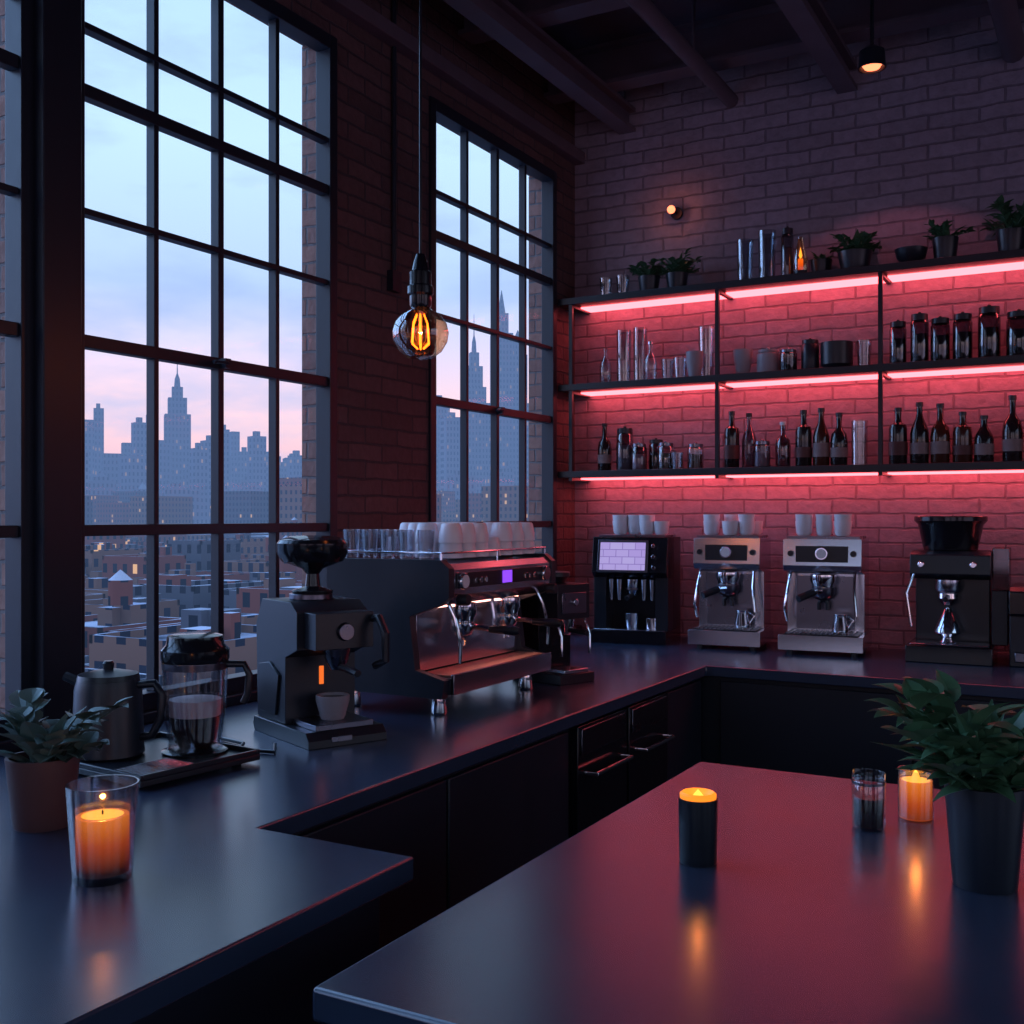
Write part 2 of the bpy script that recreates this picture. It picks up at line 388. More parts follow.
def pot_plant(r,h,L,n,leafm,potm,name='potted_plant',el=(.5,1.4),W=.03,droop=.8,seed=1,stems=0):
    rnd=random.Random(seed); mb=MB()
    mb.lathe([(r*.78,0),(r*.8,.004),(r,h*.97),(r,h),(r*.9,h),(r*.88,h*.9)],potm,cap=False); mb.lathe([(1e-5,0.001),(r*.78,0)],potm,cap=False)
    mb.lathe([(1e-5,h*.9),(r*.89,h*.9)],M_soil,cap=False)
    if stems:
        for i in range(stems):
            a=rnd.uniform(0,6.283); e=rnd.uniform(*el); l=L*rnd.uniform(.5,1.0); pts=[]
            p=Vector((r*.4*math.cos(a),r*.4*math.sin(a),h*.88)); dr=droop*rnd.uniform(.3,1)
            for k in range(6):
                pts.append(tuple(p)); ee=e-dr*k/5
                p=p+Vector((math.cos(a)*math.cos(ee),math.sin(a)*math.cos(ee),math.sin(ee)))*l/5
            mb.tube(pts,.0022,leafm,5)
            for k in range(1,6):
                for q in range(2 if k<5 else 3):
                    aa=a+rnd.choice((-1,1))*rnd.uniform(.3,1.5)+(0 if k<5 else rnd.uniform(-.4,.4))
                    mb.leaf(pts[k],aa,rnd.uniform(.1,1.1),L*.42*rnd.uniform(.7,1.15),W*rnd.uniform(.8,1.2),rnd.uniform(.2,1.0),leafm,pw=.7)
    for i in range(n):
        a=rnd.uniform(0,6.283); rr=rnd.uniform(0,r*.5)
        l=L*rnd.uniform(.6,1.1); e=rnd.uniform(*el)
        mb.leaf((rr*math.cos(a),rr*math.sin(a),h*.9),a+rnd.uniform(-.3,.3),e,l,W*rnd.uniform(.7,1.2),droop*rnd.uniform(.5,1.3),leafm)
    return mb,name
def put(t,x,y,z,rz=0,bevel=0): return t[0].build(t[1],(x,y,z),rz,bevel)

zt,zm,zl=SH
Y0=5.02
# top shelf
put(tumbler(.10,.035),-2.17,Y0,zt); put(tumbler(.09,.032),-2.25,Y0-.03,zt)
put(pot_plant(.055,.08,.10,14,M_leafd,M_black,seed=2,W=.028,stems=9),-2.03,Y0,zt)
put(pot_plant(.055,.08,.11,14,M_leafd,M_black,seed=3,W=.028,stems=9),-1.885,Y0,zt)
put(tumbler(.20,.040,taper=.85,name='glass_vase'),-1.545,Y0,zt)
put(tumbler(.23,.042,taper=.9,name='glass_vase'),-1.44,Y0,zt)
put(jar(.23,.028,M_smoke,M_black,M_greycer,'cocktail_shaker'),-1.345,Y0,zt)
put(pot_plant(.05,.075,.06,20,M_leafd,M_black,seed=4,W=.02),-1.20,Y0+.04,zt)
put(pot_plant(.075,.085,.10,20,M_leafd,M_black,seed=5,W=.03,stems=10),-1.04,Y0,zt)
mb=MB(); mb.lathe([(.03,0),(.06,.03),(.07,.07),(.064,.07),(.05,.03),(1e-5,.015)],M_black,cap=False); mb.build('serving_bowl',(-.80,Y0,zt))
put(pot_plant(.055,.10,.09,16,M_leafd,M_black,seed=6,W=.025,stems=6),-.66,Y0,zt)
put(pot_plant(.06,.10,.16,6,M_leafd,M_black,seed=8,W=.03,droop=1.6,el=(.5,1.5),stems=10),-.40,Y0,zt)
put(pot_plant(.06,.10,.12,10,M_leafd,M_greycer,seed=9,W=.03,droop=1.2,stems=8),-.1,Y0,zt)
mb=MB(); mb.cyl(.03,0,.015,M_black); mb.lathe([(.028,.015),(.034,.06),(.012,.15),(.012,.17)],M_amber,cap=False); mb.cyl(.012,.015,.07,M_wax2); mb.lathe([(1e-5,.07),(.008,.085),(1e-5,.125)],M_flame,cap=False); mb.build('oil_lamp',(-1.27,Y0-.055,zt+.0))
# middle shelf
put(bottle(.18,.03,M_glass,False,M_glass,'glass_bottle'),-2.265,Y0,zm)
put(tumbler(.26,.038,taper=.9,name='glass_vase'),-2.165,Y0,zm)
put(tumbler(.27,.036,taper=.9,name='glass_vase'),-2.085,Y0+.02,zm)
put(bottle(.19,.03,M_glass,False,M_chrome,'glass_bottle'),-2.01,Y0-.03,zm)
put(tumbler(.10,.035),-1.93,Y0,zm); put(tumbler(.10,.035),-1.855,Y0-.03,zm)
put(tumbler(.25,.042,taper=.8,name='glass_vase'),-1.75,Y0+.045,zm)
put(cup(.12,.042,M_greycer,handle=False,name='ceramic_tumbler'),-1.775,Y0-.055,zm)
put(cup(.12,.045,M_greycer,handle=False,name='ceramic_tumbler'),-1.555,Y0,zm)
put(jar(.11,.052,M_greycer,M_greycer),-1.435,Y0,zm)
put(jar(.10,.04,M_smoke,M_dsteel,M_coffee),-1.335,Y0-.02,zm)
put(jar(.14,.04,M_matte,M_black),-1.24,Y0,zm)
mb=MB(); mb.lathe([(.05,0),(.07,.02),(.072,.12),(.066,.12),(.06,.02),(1e-5,.01)],M_black,cap=False); mb.build('serving_bowl',(-1.12,Y0,zm))
put(tumbler(.12,.034),-1.0,Y0,zm)
for x,h,r in ((-.855,.19,.036),(-.765,.215,.038),(-.68,.19,.040),(-.59,.20,.04),(-.485,.22,.045)):
    put(jar(h,r,M_smoke,M_black,M_bottle,'spirit_jar'),x,Y0,zm)
put(jar(.19,.05,M_smoke,M_black,M_bottle,'spirit_jar'),-.37,Y0,zm)
put(bottle(.21,.036,M_bottle),-.26,Y0,zm)
for x in (-.08,.03,.14,.26): put(bottle(.2,.036,M_bottle),x,Y0,zm)
# bottom shelf
put(bottle(.24,.034,M_bottle),-2.27,Y0,zl)
put(jar(.21,.042,M_smoke,M_black,M_greycer),-2.16,Y0,zl)
put(jar(.13,.038,M_smoke,M_dsteel,M_foam),-2.075,Y0-.02,zl)
put(jar(.15,.036,M_smoke,M_black,M_coffee),-2.005,Y0+.03,zl)
put(jar(.13,.04,M_glass,M_dsteel,M_coffee),-1.935,Y0-.02,zl)
put(tumbler(.08,.03),-1.865,Y0-.05,zl)
put(jar(.12,.04,M_glass,M_dsteel,M_bottleb),-1.79,Y0,zl)
put(bottle(.27,.036,M_bottle),-1.61,Y0,zl)
put(bottle(.26,.034,M_smoke,False,M_black,'glass_bottle'),-1.535,Y0+.03,zl)
put(jar(.12,.038,M_smoke,M_dsteel,M_foam),-1.455,Y0-.03,zl)
put(bottle(.21,.034,M_smoke,False,M_ceramic,'glass_bottle'),-1.365,Y0,zl)
for x,h,mt in ((-1.27,.26,M_bottle),(-1.19,.265,M_bottleb),(-1.11,.24,M_bottle)): put(bottle(h,.037,mt),x,Y0,zl)
put(tumbler(.2,.036,taper=.95,name='glass_vase'),-1.02,Y0,zl)
for x,h,mt in ((-.855,.25,M_bottle),(-.765,.27,M_bottle),(-.68,.26,M_bottleb),(-.59,.22,M_bottleb),(-.505,.20,M_bottle),(-.395,.28,M_bottle),(-.29,.26,M_bottleb),(-.1,.26,M_bottle),(0,.25,M_bottleb),(.1,.27,M_bottle)): put(bottle(h,.039,mt),x,Y0,zl)

# ------------------------------------------------------------------ big espresso machine (front = -Y local)
def big_machine():
    mb=MB(); w=.69; hx=w/2
    for x in (-hx+.07,hx-.07):
        for y in (-.16,.16): mb.lathe([(.022,0),(.026,.01),(.018,.06)],M_chrome,(x,y,0))
    side=[(.215,.06),(-.215,.06),(-.225,.115),(-.12,.14),(-.10,.30),(-.205,.335),(-.24,.36),(-.24,.445),(-.21,.47),(.19,.47),(.215,.44)]
    for a in (-hx,hx-.03): mb.prism(side,a,a+.03,M_matte)
    mb.box(-hx+.031,hx-.031,-.09,.205,.07,.445,M_black)
    mb.box(-hx+.031,hx-.031,-.105,-.091,.13,.33,M_steel)
    head=[(-.09,.33),(-.20,.335),(-.235,.365),(-.235,.44),(-.215,.458),(-.09,.458)]
    mb.prism(head,-hx+.031,hx-.031,M_steel)
    mb.box(-hx+.06,hx-.06,-.125,-.11,.318,.329,M_trayfill)
    mb.box(-hx+.031,hx-.031,-.09,.2,.446,.458,M_dsteel)
    mb.box(-hx+.05,hx-.05,-.240,-.236,.385,.430,M_black)
    mb.box(-.03,.03,-.243,-.241,.388,.427,M_purple)
    for x in (-.20,-.17,-.14,.12,.15,.18): mb.lathe([(.009,-.248),(.010,-.241)],M_chrome,(x,0,.405),16,'Y')
    mb.lathe([(.024,-.252),(.026,-.248),(.026,-.241)],M_chrome,(-.27,0,.405),24,'Y'); mb.lathe([(.02,-.2535),(.02,-.2522)],M_ceramic,(-.27,0,.405),24,'Y')
    mb.lathe([(.024,-.252),(.026,-.248),(.026,-.241)],M_chrome,(.26,0,.405),24,'Y')
    mb.box(-hx+.031,hx-.031,-.235,-.09,.07,.118,M_dsteel)
    for i in range(40):
        x=-hx+.045+i*.0155; mb.box(x,x+.008,-.228,-.105,.1185,.126,M_warmslat)
    mb.box(-hx+.031,hx-.031,-.238,-.228,.07,.13,M_steel)
    for x in (-.15,.13):
        mb.lathe([(.045,.33),(.048,.30),(.04,.285),(.04,.272)],M_chrome,(x,-.165,0))
        mb.lathe([(.038,.271),(.038,.25),(.03,.232),(.01,.225)],M_chrome,(x,-.165,0))
        mb.tube([(x,-.20,.258),(x,-.235,.257),(x,-.27,.252)],.008,M_chrome)
        mb.lathe([(.010,-.37),(.015,-.35),(.012,-.30),(.010,-.265)],M_black,(x,0,.252),16,'Y')
        for s in (-.014,.014): mb.tube([(x,-.165,.228),(x+s,-.165,.215),(x+s,-.165,.195)],.006,M_chrome)
    for x in (-.29,.28):
        mb.tube([(x,-.20,.345),(x,-.225,.30),(x+.01,-.24,.22),(x+.015,-.235,.16)],.006,M_chrome)
        mb.lathe([(.016,-.275),(.018,-.268),(.018,-.24)],M_black,(x,0,.352),16,'Y')
    mb.tube([(-.01,-.19,.335),(-.01,-.20,.28),(-.01,-.20,.25)],.007,M_chrome)
    mb.tube([(-hx+.012,.205,.49),(-hx+.012,-.205,.49),(hx-.012,-.205,.49),(hx-.012,.205,.49)],.0035,M_chrome,closed=True)
    for x in (-hx+.012,0,hx-.012):
        for y in (-.205,.205): mb.cyl(.0035,.445,.49,M_chrome,(x,y,0),8)
    return mb
EX,EY=-1.955,3.035
big_machine().build('espresso_machine',(EX,EY,CT),R(90),bevel=.006)
mb=MB(); rnd=random.Random(3)
zt0=.4705
for i in range(2):
    for j in range(5):
        if i==1 and j<2: continue
        x=-.30+i*.058; y=-.13+j*.070; r,h=.027,.088
        mb.lathe([(r*.8,zt0),(r,zt0+h),(r*.94,zt0+h),(r*.75,zt0+.006)],M_glass,(x,y,0),16,cap=False)
for i in range(7):
    for j in range(4):
        x=-.185+i*.079; y=-.145+j*.088; r=.038; lv=2 if rnd.random()<.78 else 1
        if i==0 and j>1: continue
        for k in range(lv):
            z=zt0+k*.046; h=.062
            mb.lathe([(r,z),(r*.97,z+h*.4),(r*.80,z+h*.92),(r*.66,z+h),(1e-5,z+h)],M_ceramic,(x,y,0),18,cap=False)
mb.build('stacked_coffee_cups',(EX,EY,CT),R(90))

# ------------------------------------------------------------------ coffee grinder with dish hopper (front -Y)
mb=MB()
mb.prism([(-.19,0),(.15,0),(.16,.02),(.15,.04),(-.17,.04),(-.19,.02)],-.115,.115,M_black)
mb.prism([(.15,.041),(.16,.30),(.12,.37),(-.06,.37),(-.10,.345),(-.10,.245),(-.03,.22),(-.03,.041)],-.105,.105,M_matte)
for sx in (-1,1):
    a,b_=sorted((sx*.1055,sx*.112))
    mb.prism([(.12,.06),(.125,.19),(.06,.20),(.0,.17),(.02,.06)],a,b_,M_black)
mb.box(-.085,.085,-.17,-.1005,.25,.345,M_black)
mb.cyl(.06,.3705,.385,M_dsteel,(0,.03,0))
mb.lathe([(.055,.3855),(.058,.395),(.022,.405),(.018,.44),(.03,.455),(.085,.475),(.098,.50),(.098,.525),(.09,.535)],M_gloss,(0,.02,0))
mb.lathe([(.09,.5355),(.06,.545),(1e-5,.547)],M_smoke,(0,.02,0),cap=False)
mb.lathe([(.022,-.182),(.025,-.171)],M_dsteel,(0,0,.295),20,'Y')
mb.box(-.006,.008,-.033,-.0305,.14,.19,M_glowin)
mb.lathe([(.038,.249),(.030,.215),(.018,.19)],M_dsteel,(0,-.125,0))
mb.tube([(.0,-.1,.20),(.0,-.18,.198),(0,-.24,.192)],.010,M_black)
mb.tube([(.085,-.14,.32),(.085,-.20,.33),(.085,-.235,.29),(.085,-.235,.22),(.085,-.18,.20)],.011,M_black)
mb.box(-.085,.085,-.17,-.035,.0405,.055,M_dsteel)
mb.lathe([(.03,.0555),(.034,.065),(.045,.105),(.045,.12),(.04,.12),(.035,.065)],M_greycer,(0,-.10,0),cap=False); mb.cyl(.04,.103,.113,M_coffee,(0,-.10,0))
mb.box(-.05,.01,-.192,-.186,.012,.026,M_dsteel)
mb.build('coffee_grinder',(-1.94,2.36,CT),R(66),bevel=.006)

mb=MB()
mb.box(-.085,.085,-.14,.12,0,.035,M_black); mb.box(-.08,.08,-.02,.11,.0355,.30,M_gloss)
mb.box(-.08,.08,-.12,.11,.23,.355,M_black); mb.box(-.06,.06,-.124,-.12,.25,.325,M_dsteel)
mb.lathe([(.012,-.135),(.014,-.124)],M_chrome,(0,0,.29),16,'Y')
mb.lathe([(.05,.3555),(.06,.37),(.07,.38),(.07,.395)],M_black)
mb.lathe([(.036,.229),(.03,.20),(.02,.17)],M_chrome,(0,-.075,0)); mb.tube([(0,-.09,.19),(0,-.19,.185)],.011,M_black)
mb.tube([(-.07,-.1,.24),(-.07,-.13,.17),(-.07,-.13,.10)],.005,M_chrome)
mb.tube([(.07,-.1,.24),(.07,-.13,.17),(.07,-.13,.10)],.005,M_chrome)
mb.box(-.06,.06,-.135,-.04,.0355,.05,M_steel)
mb.build('bean_grinder',(-1.83,3.57,CT),R(70),bevel=.005)

# ------------------------------------------------------------------ back wall machines
def steel_machine(w,body=M_steel,h=.50):
    mb=MB(); x=w/2
    for a in (-x+.03,x-.03):
        for y in (-.13,.13): mb.cyl(.015,0,.02,M_black,(a,y,0),12)
    mb.box(-x-.012,x+.012,-.185,.16,.02,.085,body)
    mb.box(-x+.01,x-.01,-.175,-.03,.0855,.09,M_black)
    for i in range(14):
        a=-x+.015+i*(w-.03)/14; mb.box(a,a+.006,-.172,-.035,.0905,.096,M_chrome)
    mb.box(-x,x,-.02,.155,.0855,h,body)
    mb.box(-x+.04,x-.04,-.026,-.0205,.10,.335,M_dsteel)
    mb.prism([(-.0205,.345),(-.115,.36),(-.135,.385),(-.12,h),(-.0205,h)],-x,x,body)
    mb.box(-x+.01,x-.01,-.10,.14,h+.0005,h+.012,M_dsteel)
    mb.box(-x+.055,x-.055,-.136,-.131,.40,.47,M_black)
    mb.lathe([(.026,-.146),(.030,-.136)],M_chrome,(0,0,.437),24,'Y'); mb.lathe([(.021,-.1475),(.021,-.1465)],M_ceramic,(0,0,.437),24,'Y')
    for a in (-x*.8,x*.8): mb.lathe([(.012,-.145),(.014,-.128)],M_black,(a,0,.437),16,'Y')
    mb.lathe([(.055,.345),(.057,.32),(.048,.30),(.048,.29)],M_chrome,(0,-.085,0))
    mb.lathe([(.050,.2895),(.050,.26),(.036,.24),(.01,.23)],M_dsteel,(0,-.085,0))
    mb.tube([(0,-.125,.275),(-.03,-.16,.27)],.010,M_chrome); mb.tube([(-.03,-.16,.27),(-.085,-.22,.245)],.017,M_black)
    for s in (-.018,.018): mb.tube([(0,-.085,.24),(s,-.085,.22),(s,-.085,.19)],.009,M_black)
    mb.tube([(-x+.03,-.10,.36),(-x+.025,-.14,.30),(-x+.01,-.15,.2),(-x+.02,-.14,.14)],.006,M_chrome)
    mb.tube([(x-.03,-.10,.36),(x-.03,-.13,.28),(x-.02,-.14,.17)],.006,M_chrome)
    mb.lathe([(.033,.0965),(.035,.11),(.026,.16),(.03,.175)],M_chrome,(x*.45,-.10,0),cap=True)
    mb.tube([(x*.45+.03,-.10,.165),(x*.45+.055,-.10,.15),(x*.45+.034,-.10,.115)],.004,M_chrome)
    return mb
MY=4.90
steel_machine(.30).build('pump_espresso_machine',(-1.57,MY,CT),R(6),bevel=.005)
steel_machine(.33).build('pump_espresso_machine',(-1.14,MY,CT),R(5),bevel=.005)
def top_cups(loc,pts,z,mat=M_ceramic):
    mb=MB()
    for x,y,k in pts:
        for i in range(k):
            zz=i*.03; mb.lathe([(.026,zz),(.034,zz+.01),(.039,zz+.065),(.034,zz+.065),(.02,zz+.008),(1e-5,zz+.008)],mat,(x,y,0),16,cap=False)
    mb.build('cup_stack',(loc[0],loc[1],z))
top_cups((-1.575,MY),[(-.09,-.01,2),(-.01,.05,2),(.01,-.04,1),(.08,-.02,2),(.09,.07,1)],CT+.513)
top_cups((-1.145,MY),[(-.09,-.01,2),(.0,-.01,2),(.05,.07,1),(.085,-.03,2)],CT+.513)
mb=MB(); x=.18
mb.box(-x,x,-.17,.15,0.0,.06,M_gloss)
mb.box(-x+.01,x-.01,-.16,-.03,.0605,.066,M_steel)
mb.box(-x,x,-.0,.15,.061,.50,M_black)
mb.box(-x,-x+.06,-.12,-.001,.061,.50,M_black); mb.box(x-.06,x,-.12,-.001,.061,.50,M_black)
mb.prism([(-.0,.30),(-.13,.31),(-.16,.335),(-.13,.50),(-.0,.50)],-x,x,M_gloss)
mb.T=Matrix.Translation((-.03,-.149,.41))@Matrix.Rotation(R(-10.3),4,'X')
mb.box(-.122,.122,-.006,.004,-.077,.077,M_dsteel); mb.box(-.110,.110,-.0085,-.0062,-.066,.066,M_screen)
mb.T=Matrix.Identity(4)
mb.lathe([(.035,.30),(.035,.25),(.02,.22)],M_chrome,(0,-.07,0)); mb.lathe([(.036,.249),(.036,.26)],M_dsteel,(0,-.07,0))
for a in (-.1,-.06,.06,.1): mb.lathe([(.014,.30),(.012,.26),(.008,.2)],M_steel,(a,-.10,0),14)
mb.lathe([(.03,.0665),(.032,.08),(.036,.14)],M_steel,(.0,-.09,0)); mb.tube([(.0,-.1,.225),(-.0,-.19,.215)],.011,M_black)
mb.cyl(.03,.067,.12,M_chrome,(.1,-.1,0)); mb.box(-x+.02,x-.02,-.1,.13,.5005,.51,M_dsteel)
for a in (-.05,0,.05): mb.lathe([(.009,-.168),(.010,-.155)],M_chrome,(.12,0,.41+a),14,'Y')
mb.build('touchscreen_coffee_machine',(-2.04,MY-.01,CT),R(8),bevel=.005)
top_cups((-2.04,MY),[(-.10,.02,2),(-.03,.04,2),(.04,.02,2),(.11,.03,1)],CT+.511,M_ceramic)
mb=MB(); x=.165
mb.box(-x,x,-.19,.16,0,.07,M_gloss); mb.box(-x+.015,x-.015,-.18,-.05,.0705,.078,M_steel)
mb.box(-x+.02,x-.02,-.01,.15,.0705,.34,M_black)
mb.prism([(.15,.3405),(-.10,.3405),(-.13,.36),(-.12,.44),(-.08,.455),(.15,.455)],-x+.01,x-.01,M_black)
mb.lathe([(.105,.4555),(.11,.47),(.13,.565),(.145,.58),(.145,.60),(.13,.60),(.115,.575),(.085,.48)],M_gloss,(-.01,0.02,0))
mb.box(x-.008,x+.055,-.06,.10,.3,.47,M_smoke); mb.box(x-.012,x+.05,-.05,.09,.0705,.295,M_matte)
mb.lathe([(.05,.34),(.052,.30),(.045,.285)],M_steel,(-.01,-.08,0)); mb.lathe([(.04,.284),(.042,.26),(.02,.23)],M_chrome,(-.01,-.08,0))
mb.tube([(-.01,-.115,.268),(-.01,-.2,.262)],.011,M_black)
mb.lathe([(1e-5,.225),(.015,.215),(.05,.14),(.055,.12),(.02,.10),(.035,.08)],M_chrome,(-.01,-.10,0),cap=False)
for a in (-.11,.09): mb.lathe([(.013,-.145),(.015,-.128)],M_chrome,(a,0,.40),16,'Y')
mb.tube([(-x+.03,-.12,.37),(-x+.0,-.15,.28),(-x+.02,-.15,.14)],.006,M_chrome)
mb.build('hopper_coffee_grinder',(-.615,MY,CT),R(2),bevel=.004)
mb=MB(); mb.box(-.13,.13,-.15,.15,0,.32,M_black); mb.box(-.11,.11,-.17,-.1505,.02,.06,M_dsteel); mb.prism([(-.1505,.2),(-.18,.21),(-.18,.30),(-.1505,.32)],-.13,.13,M_gloss)
mb.lathe([(.04,.3205),(.05,.34),(.05,.40),(.03,.41)],M_gloss); mb.lathe([(.02,-.19),(.022,-.181)],M_chrome,(0,0,.255),20,'Y')
mb.build('milk_frother',(-.255,MY,CT),0,bevel=.005)
put(pot_plant(.05,.12,.17,10,M_leafd,M_matte,seed=21,W=.03,stems=8),-2.33,4.45,CT)

# ------------------------------------------------------------------ left counter things
mb=MB(); mb.box(-.19,.19,-.17,.17,.008,.022,M_black)
for a,b_,c_,d_ in ((-.19,.19,-.17,-.162),(-.19,.19,.162,.17),(-.19,-.182,-.162,.162),(.182,.19,-.162,.162)): mb.box(a,b_,c_,d_,.0221,.034,M_black)
for a in (-.15,.15):
    for b_ in (-.13,.13): mb.cyl(.012,0,.0079,M_black,(a,b_,0),12)
for i in range(10): mb.box(.06+i*.011,.065+i*.011,-.15,.0,.0221,.028,M_steel)
mb.build('serving_tray',(-2.03,1.86,CT),R(-6),bevel=.002)
TZ=CT+.0222
mb=MB()
mb.lathe([(.078,0),(.085,.006),(.083,.02),(.078,.16),(.072,.185)],M_matte)
mb.lathe([(.073,.1855),(.070,.197),(.03,.206),(.012,.208),(.014,.222),(.010,.228)],M_black)
mb.tube([(-.07,.0,.172),(-.095,.0,.185),(-.108,0,.19)],.012,M_matte)
mb.tube([(.072,0,.17),(.115,0,.175),(.132,0,.15),(.13,0,.09),(.108,0,.05),(.08,0,.045)],.010,M_black,10)
mb.build('electric_kettle',(-2.135,1.82,TZ),R(25),bevel=0)
mb=MB()
mb.lathe([(.062,0),(.066,.005),(.064,.03),(.075,.12),(.078,.225)],M_glass,cap=False); mb.lathe([(1e-5,.001),(.062,0)],M_glass,cap=False)
mb.lathe([(.03,.004),(.050,.03),(.058,.075),(.060,.09)],M_coffee); mb.lathe([(.0605,.0905),(.062,.13),(1e-5,.134)],M_foam,cap=False)
mb.lathe([(.079,.222),(.082,.228),(.082,.252),(.07,.264),(.066,.285),(.05,.29)],M_gloss)
mb.lathe([(.0795,.0),(.0795,.006),(.06,.012)],M_gloss)
mb.lathe([(.0785,.205),(.0795,.221)],M_dsteel,cap=False)
mb.tube([(.078,0,.215),(.12,0,.215),(.132,0,.19),(.128,0,.14),(.118,0,.12)],.009,M_black,10)
mb.build('coffee_carafe',(-1.98,1.95,TZ),R(30))
mb=MB(); mb.tube([(-2.10,2.16,CT+.006),(-2.0,2.14,CT+.006),(-1.96,2.08,CT+.006),(-1.86,2.1,CT+.006),(-1.92,2.17,CT+.006)],.005,M_black); mb.build('power_cord')

put(pot_plant(.068,.135,.135,18,M_leaf,M_terra,seed=11,W=.045,el=(.45,1.4),droop=.7,name='potted_sage',stems=9),-1.826,1.40,CT)
def candle_glass(r,h,wh,wr):
    mb=MB(); mb.lathe([(r*.8,0),(r*.82,.004),(r,h),(r*.95,h),(r*.78,.012),(1e-5,.012)],M_glass,cap=False); mb.lathe([(1e-5,.0),(r*.8,0)],M_glass,cap=False)
    mb.cyl(wr,.0125,wh,M_wax); mb.lathe([(wr*.8,wh+.0005),(1e-5,wh+.001)],M_flame,cap=False)  # emissive top disc stands in for flame light on the wax
    mb.cyl(.0015,wh,wh+.008,M_black)
    return mb
candle_glass(.058,.158,.105,.042).build('glass_candle_holder',(-1.472,1.243,CT))
point('candle_light',(-1.472,1.243,CT+.118),(1,.26,.04),.35,.003)

# ------------------------------------------------------------------ island things
mb=MB(); r=.034; h=.112
mb.lathe([(r*.92,0),(r*.95,.003),(r,h),(r*.9,h),(r*.86,h*.80),(1e-5,h*.8)],M_black,cap=False); mb.lathe([(1e-5,0),(r*.92,0)],M_black,cap=False)
mb.lathe([(r*.88,h*.82),(r*.93,h*1.06),(r*.8,h*1.09),(r*.55,h*.99),(1e-5,h*.98)],M_wax2,cap=False)
mb.lathe([(1e-5,h*.98),(.010,h*1.02),(.006,h*1.07),(1e-5,h*1.13)],M_flame,cap=False,seg=12)
mb.build('pillar_candle',(-.639,1.805,CT)); point('candle_light',(-.639,1.805,CT+.14),(1,.30,.06),.12)
mb=MB(); r=.031; h=.108
mb.lathe([(r*.9,0),(r,.004),(r,h*.82),(r*.93,h*.86),(r,h*.88),(r,h)],M_glass,cap=False); mb.lathe([(1e-5,0),(r*.9,0)],M_glass,cap=False)
mb.lathe([(r*.85,.006),(r*.9,.06),(1e-5,.061)],M_coffee,cap=True)
mb.lathe([(r*1.02,h*.80),(r*1.02,h*.85)],M_dsteel,cap=False)
mb.build('glass_jar',(-.422,2.161,CT))
mb=MB(); r=.034; h=.098
mb.lathe([(r*.95,0),(r,.003),(r,h),(r*.95,h),(r*.93,.005)],M_glass,cap=False); mb.cyl(r*.91,.002,h*.78,M_wax2); mb.lathe([(r*.8,h*.782),(1e-5,h*.785)],M_flame,cap=False)  # wax top glow put in as an emissive disc
mb.lathe([(1e-5,h*.78),(.008,h*.84),(.005,h*.92),(1e-5,h*1.0)],M_flame,cap=False,seg=12)
mb.build('votive_candle',(-.354,2.277,CT)); point('candle_light',(-.354,2.277,CT+.12),(1,.30,.06),.2)
put(pot_plant(.062,.165,.18,26,M_leafm,M_matte,seed=15,W=.045,el=(.6,1.5),droop=.7,name='potted_basil',stems=22),-.192,1.92,CT)

# ------------------------------------------------------------------ lamps
PX,PY,PZ=-1.68,2.49,2.005
mb=MB()
mb.tube([(0,0,.19),(0,0,CZ-PZ)],.004,M_black)
mb.lathe([(.012,.215),(.02,.19),(.024,.17),(.03,.165),(.03,.13),(.036,.125),(.036,.105),(.03,.10),(.03,.075),(.026,.065)],M_gloss)
mb.lathe([(.05,CZ-PZ-.02),(.05,CZ-PZ)],M_black)
mb.lathe([(.026,.068),(.034,.06),(.055,.047),(.072,.025),(.078,0),(.074,-.025),(.058,-.052),(.035,-.069),(1e-5,-.076)],M_amber,cap=False)
for i in range(6):
    a=i*math.pi/3; c,s_=math.cos(a)*.022,math.sin(a)*.022
    mb.tube([(c*.5,s_*.5,.05),(c,s_,.025),(c*1.2,s_*1.2,-.03),(c*.4,s_*.4,-.045)],.0024,M_fil,6)
mb.cyl(.005,-.03,.06,M_glass,seg=8)
mb.build('pendant_lamp',(PX,PY,PZ)); point('pendant_light',(PX,PY,PZ-.0),(1,.32,.08),2.2,.004)
mb=MB(); mb.tube([(0,0,.05),(0,0,.345)],.008,M_black); mb.lathe([(.02,.05),(.05,.03),(.055,-.04),(.05,-.04),(.045,-.02)],M_black,cap=False); mb.lathe([(.043,-.02),(.03,-.04),(1e-5,-.048)],M_warm,cap=False)
mb.build('ceiling_spotlight',(-.885,4.60,3.37))
l=bpy.data.lights.new('spot','SPOT'); l.energy=4; l.color=(1,.25,.35); l.spot_size=R(110); l.shadow_soft_size=.02
o=bpy.data.objects.new('spot_light',l); COL.objects.link(o); o.location=(-.885,4.60,3.30)
mb=MB(); mb.lathe([(.03,.068),(.03,.05)],M_black,(0,0,0),20,'Y'); mb.tube([(0,.05,0),(0,-.0,0)],.007,M_black); mb.sph(.02,(0,-.02,0),M_warm); mb.build('wall_sconce',(-1.93,5.08,3.01))
point('sconce_light',(-1.93,5.02,3.01),(1,.30,.15),.25)

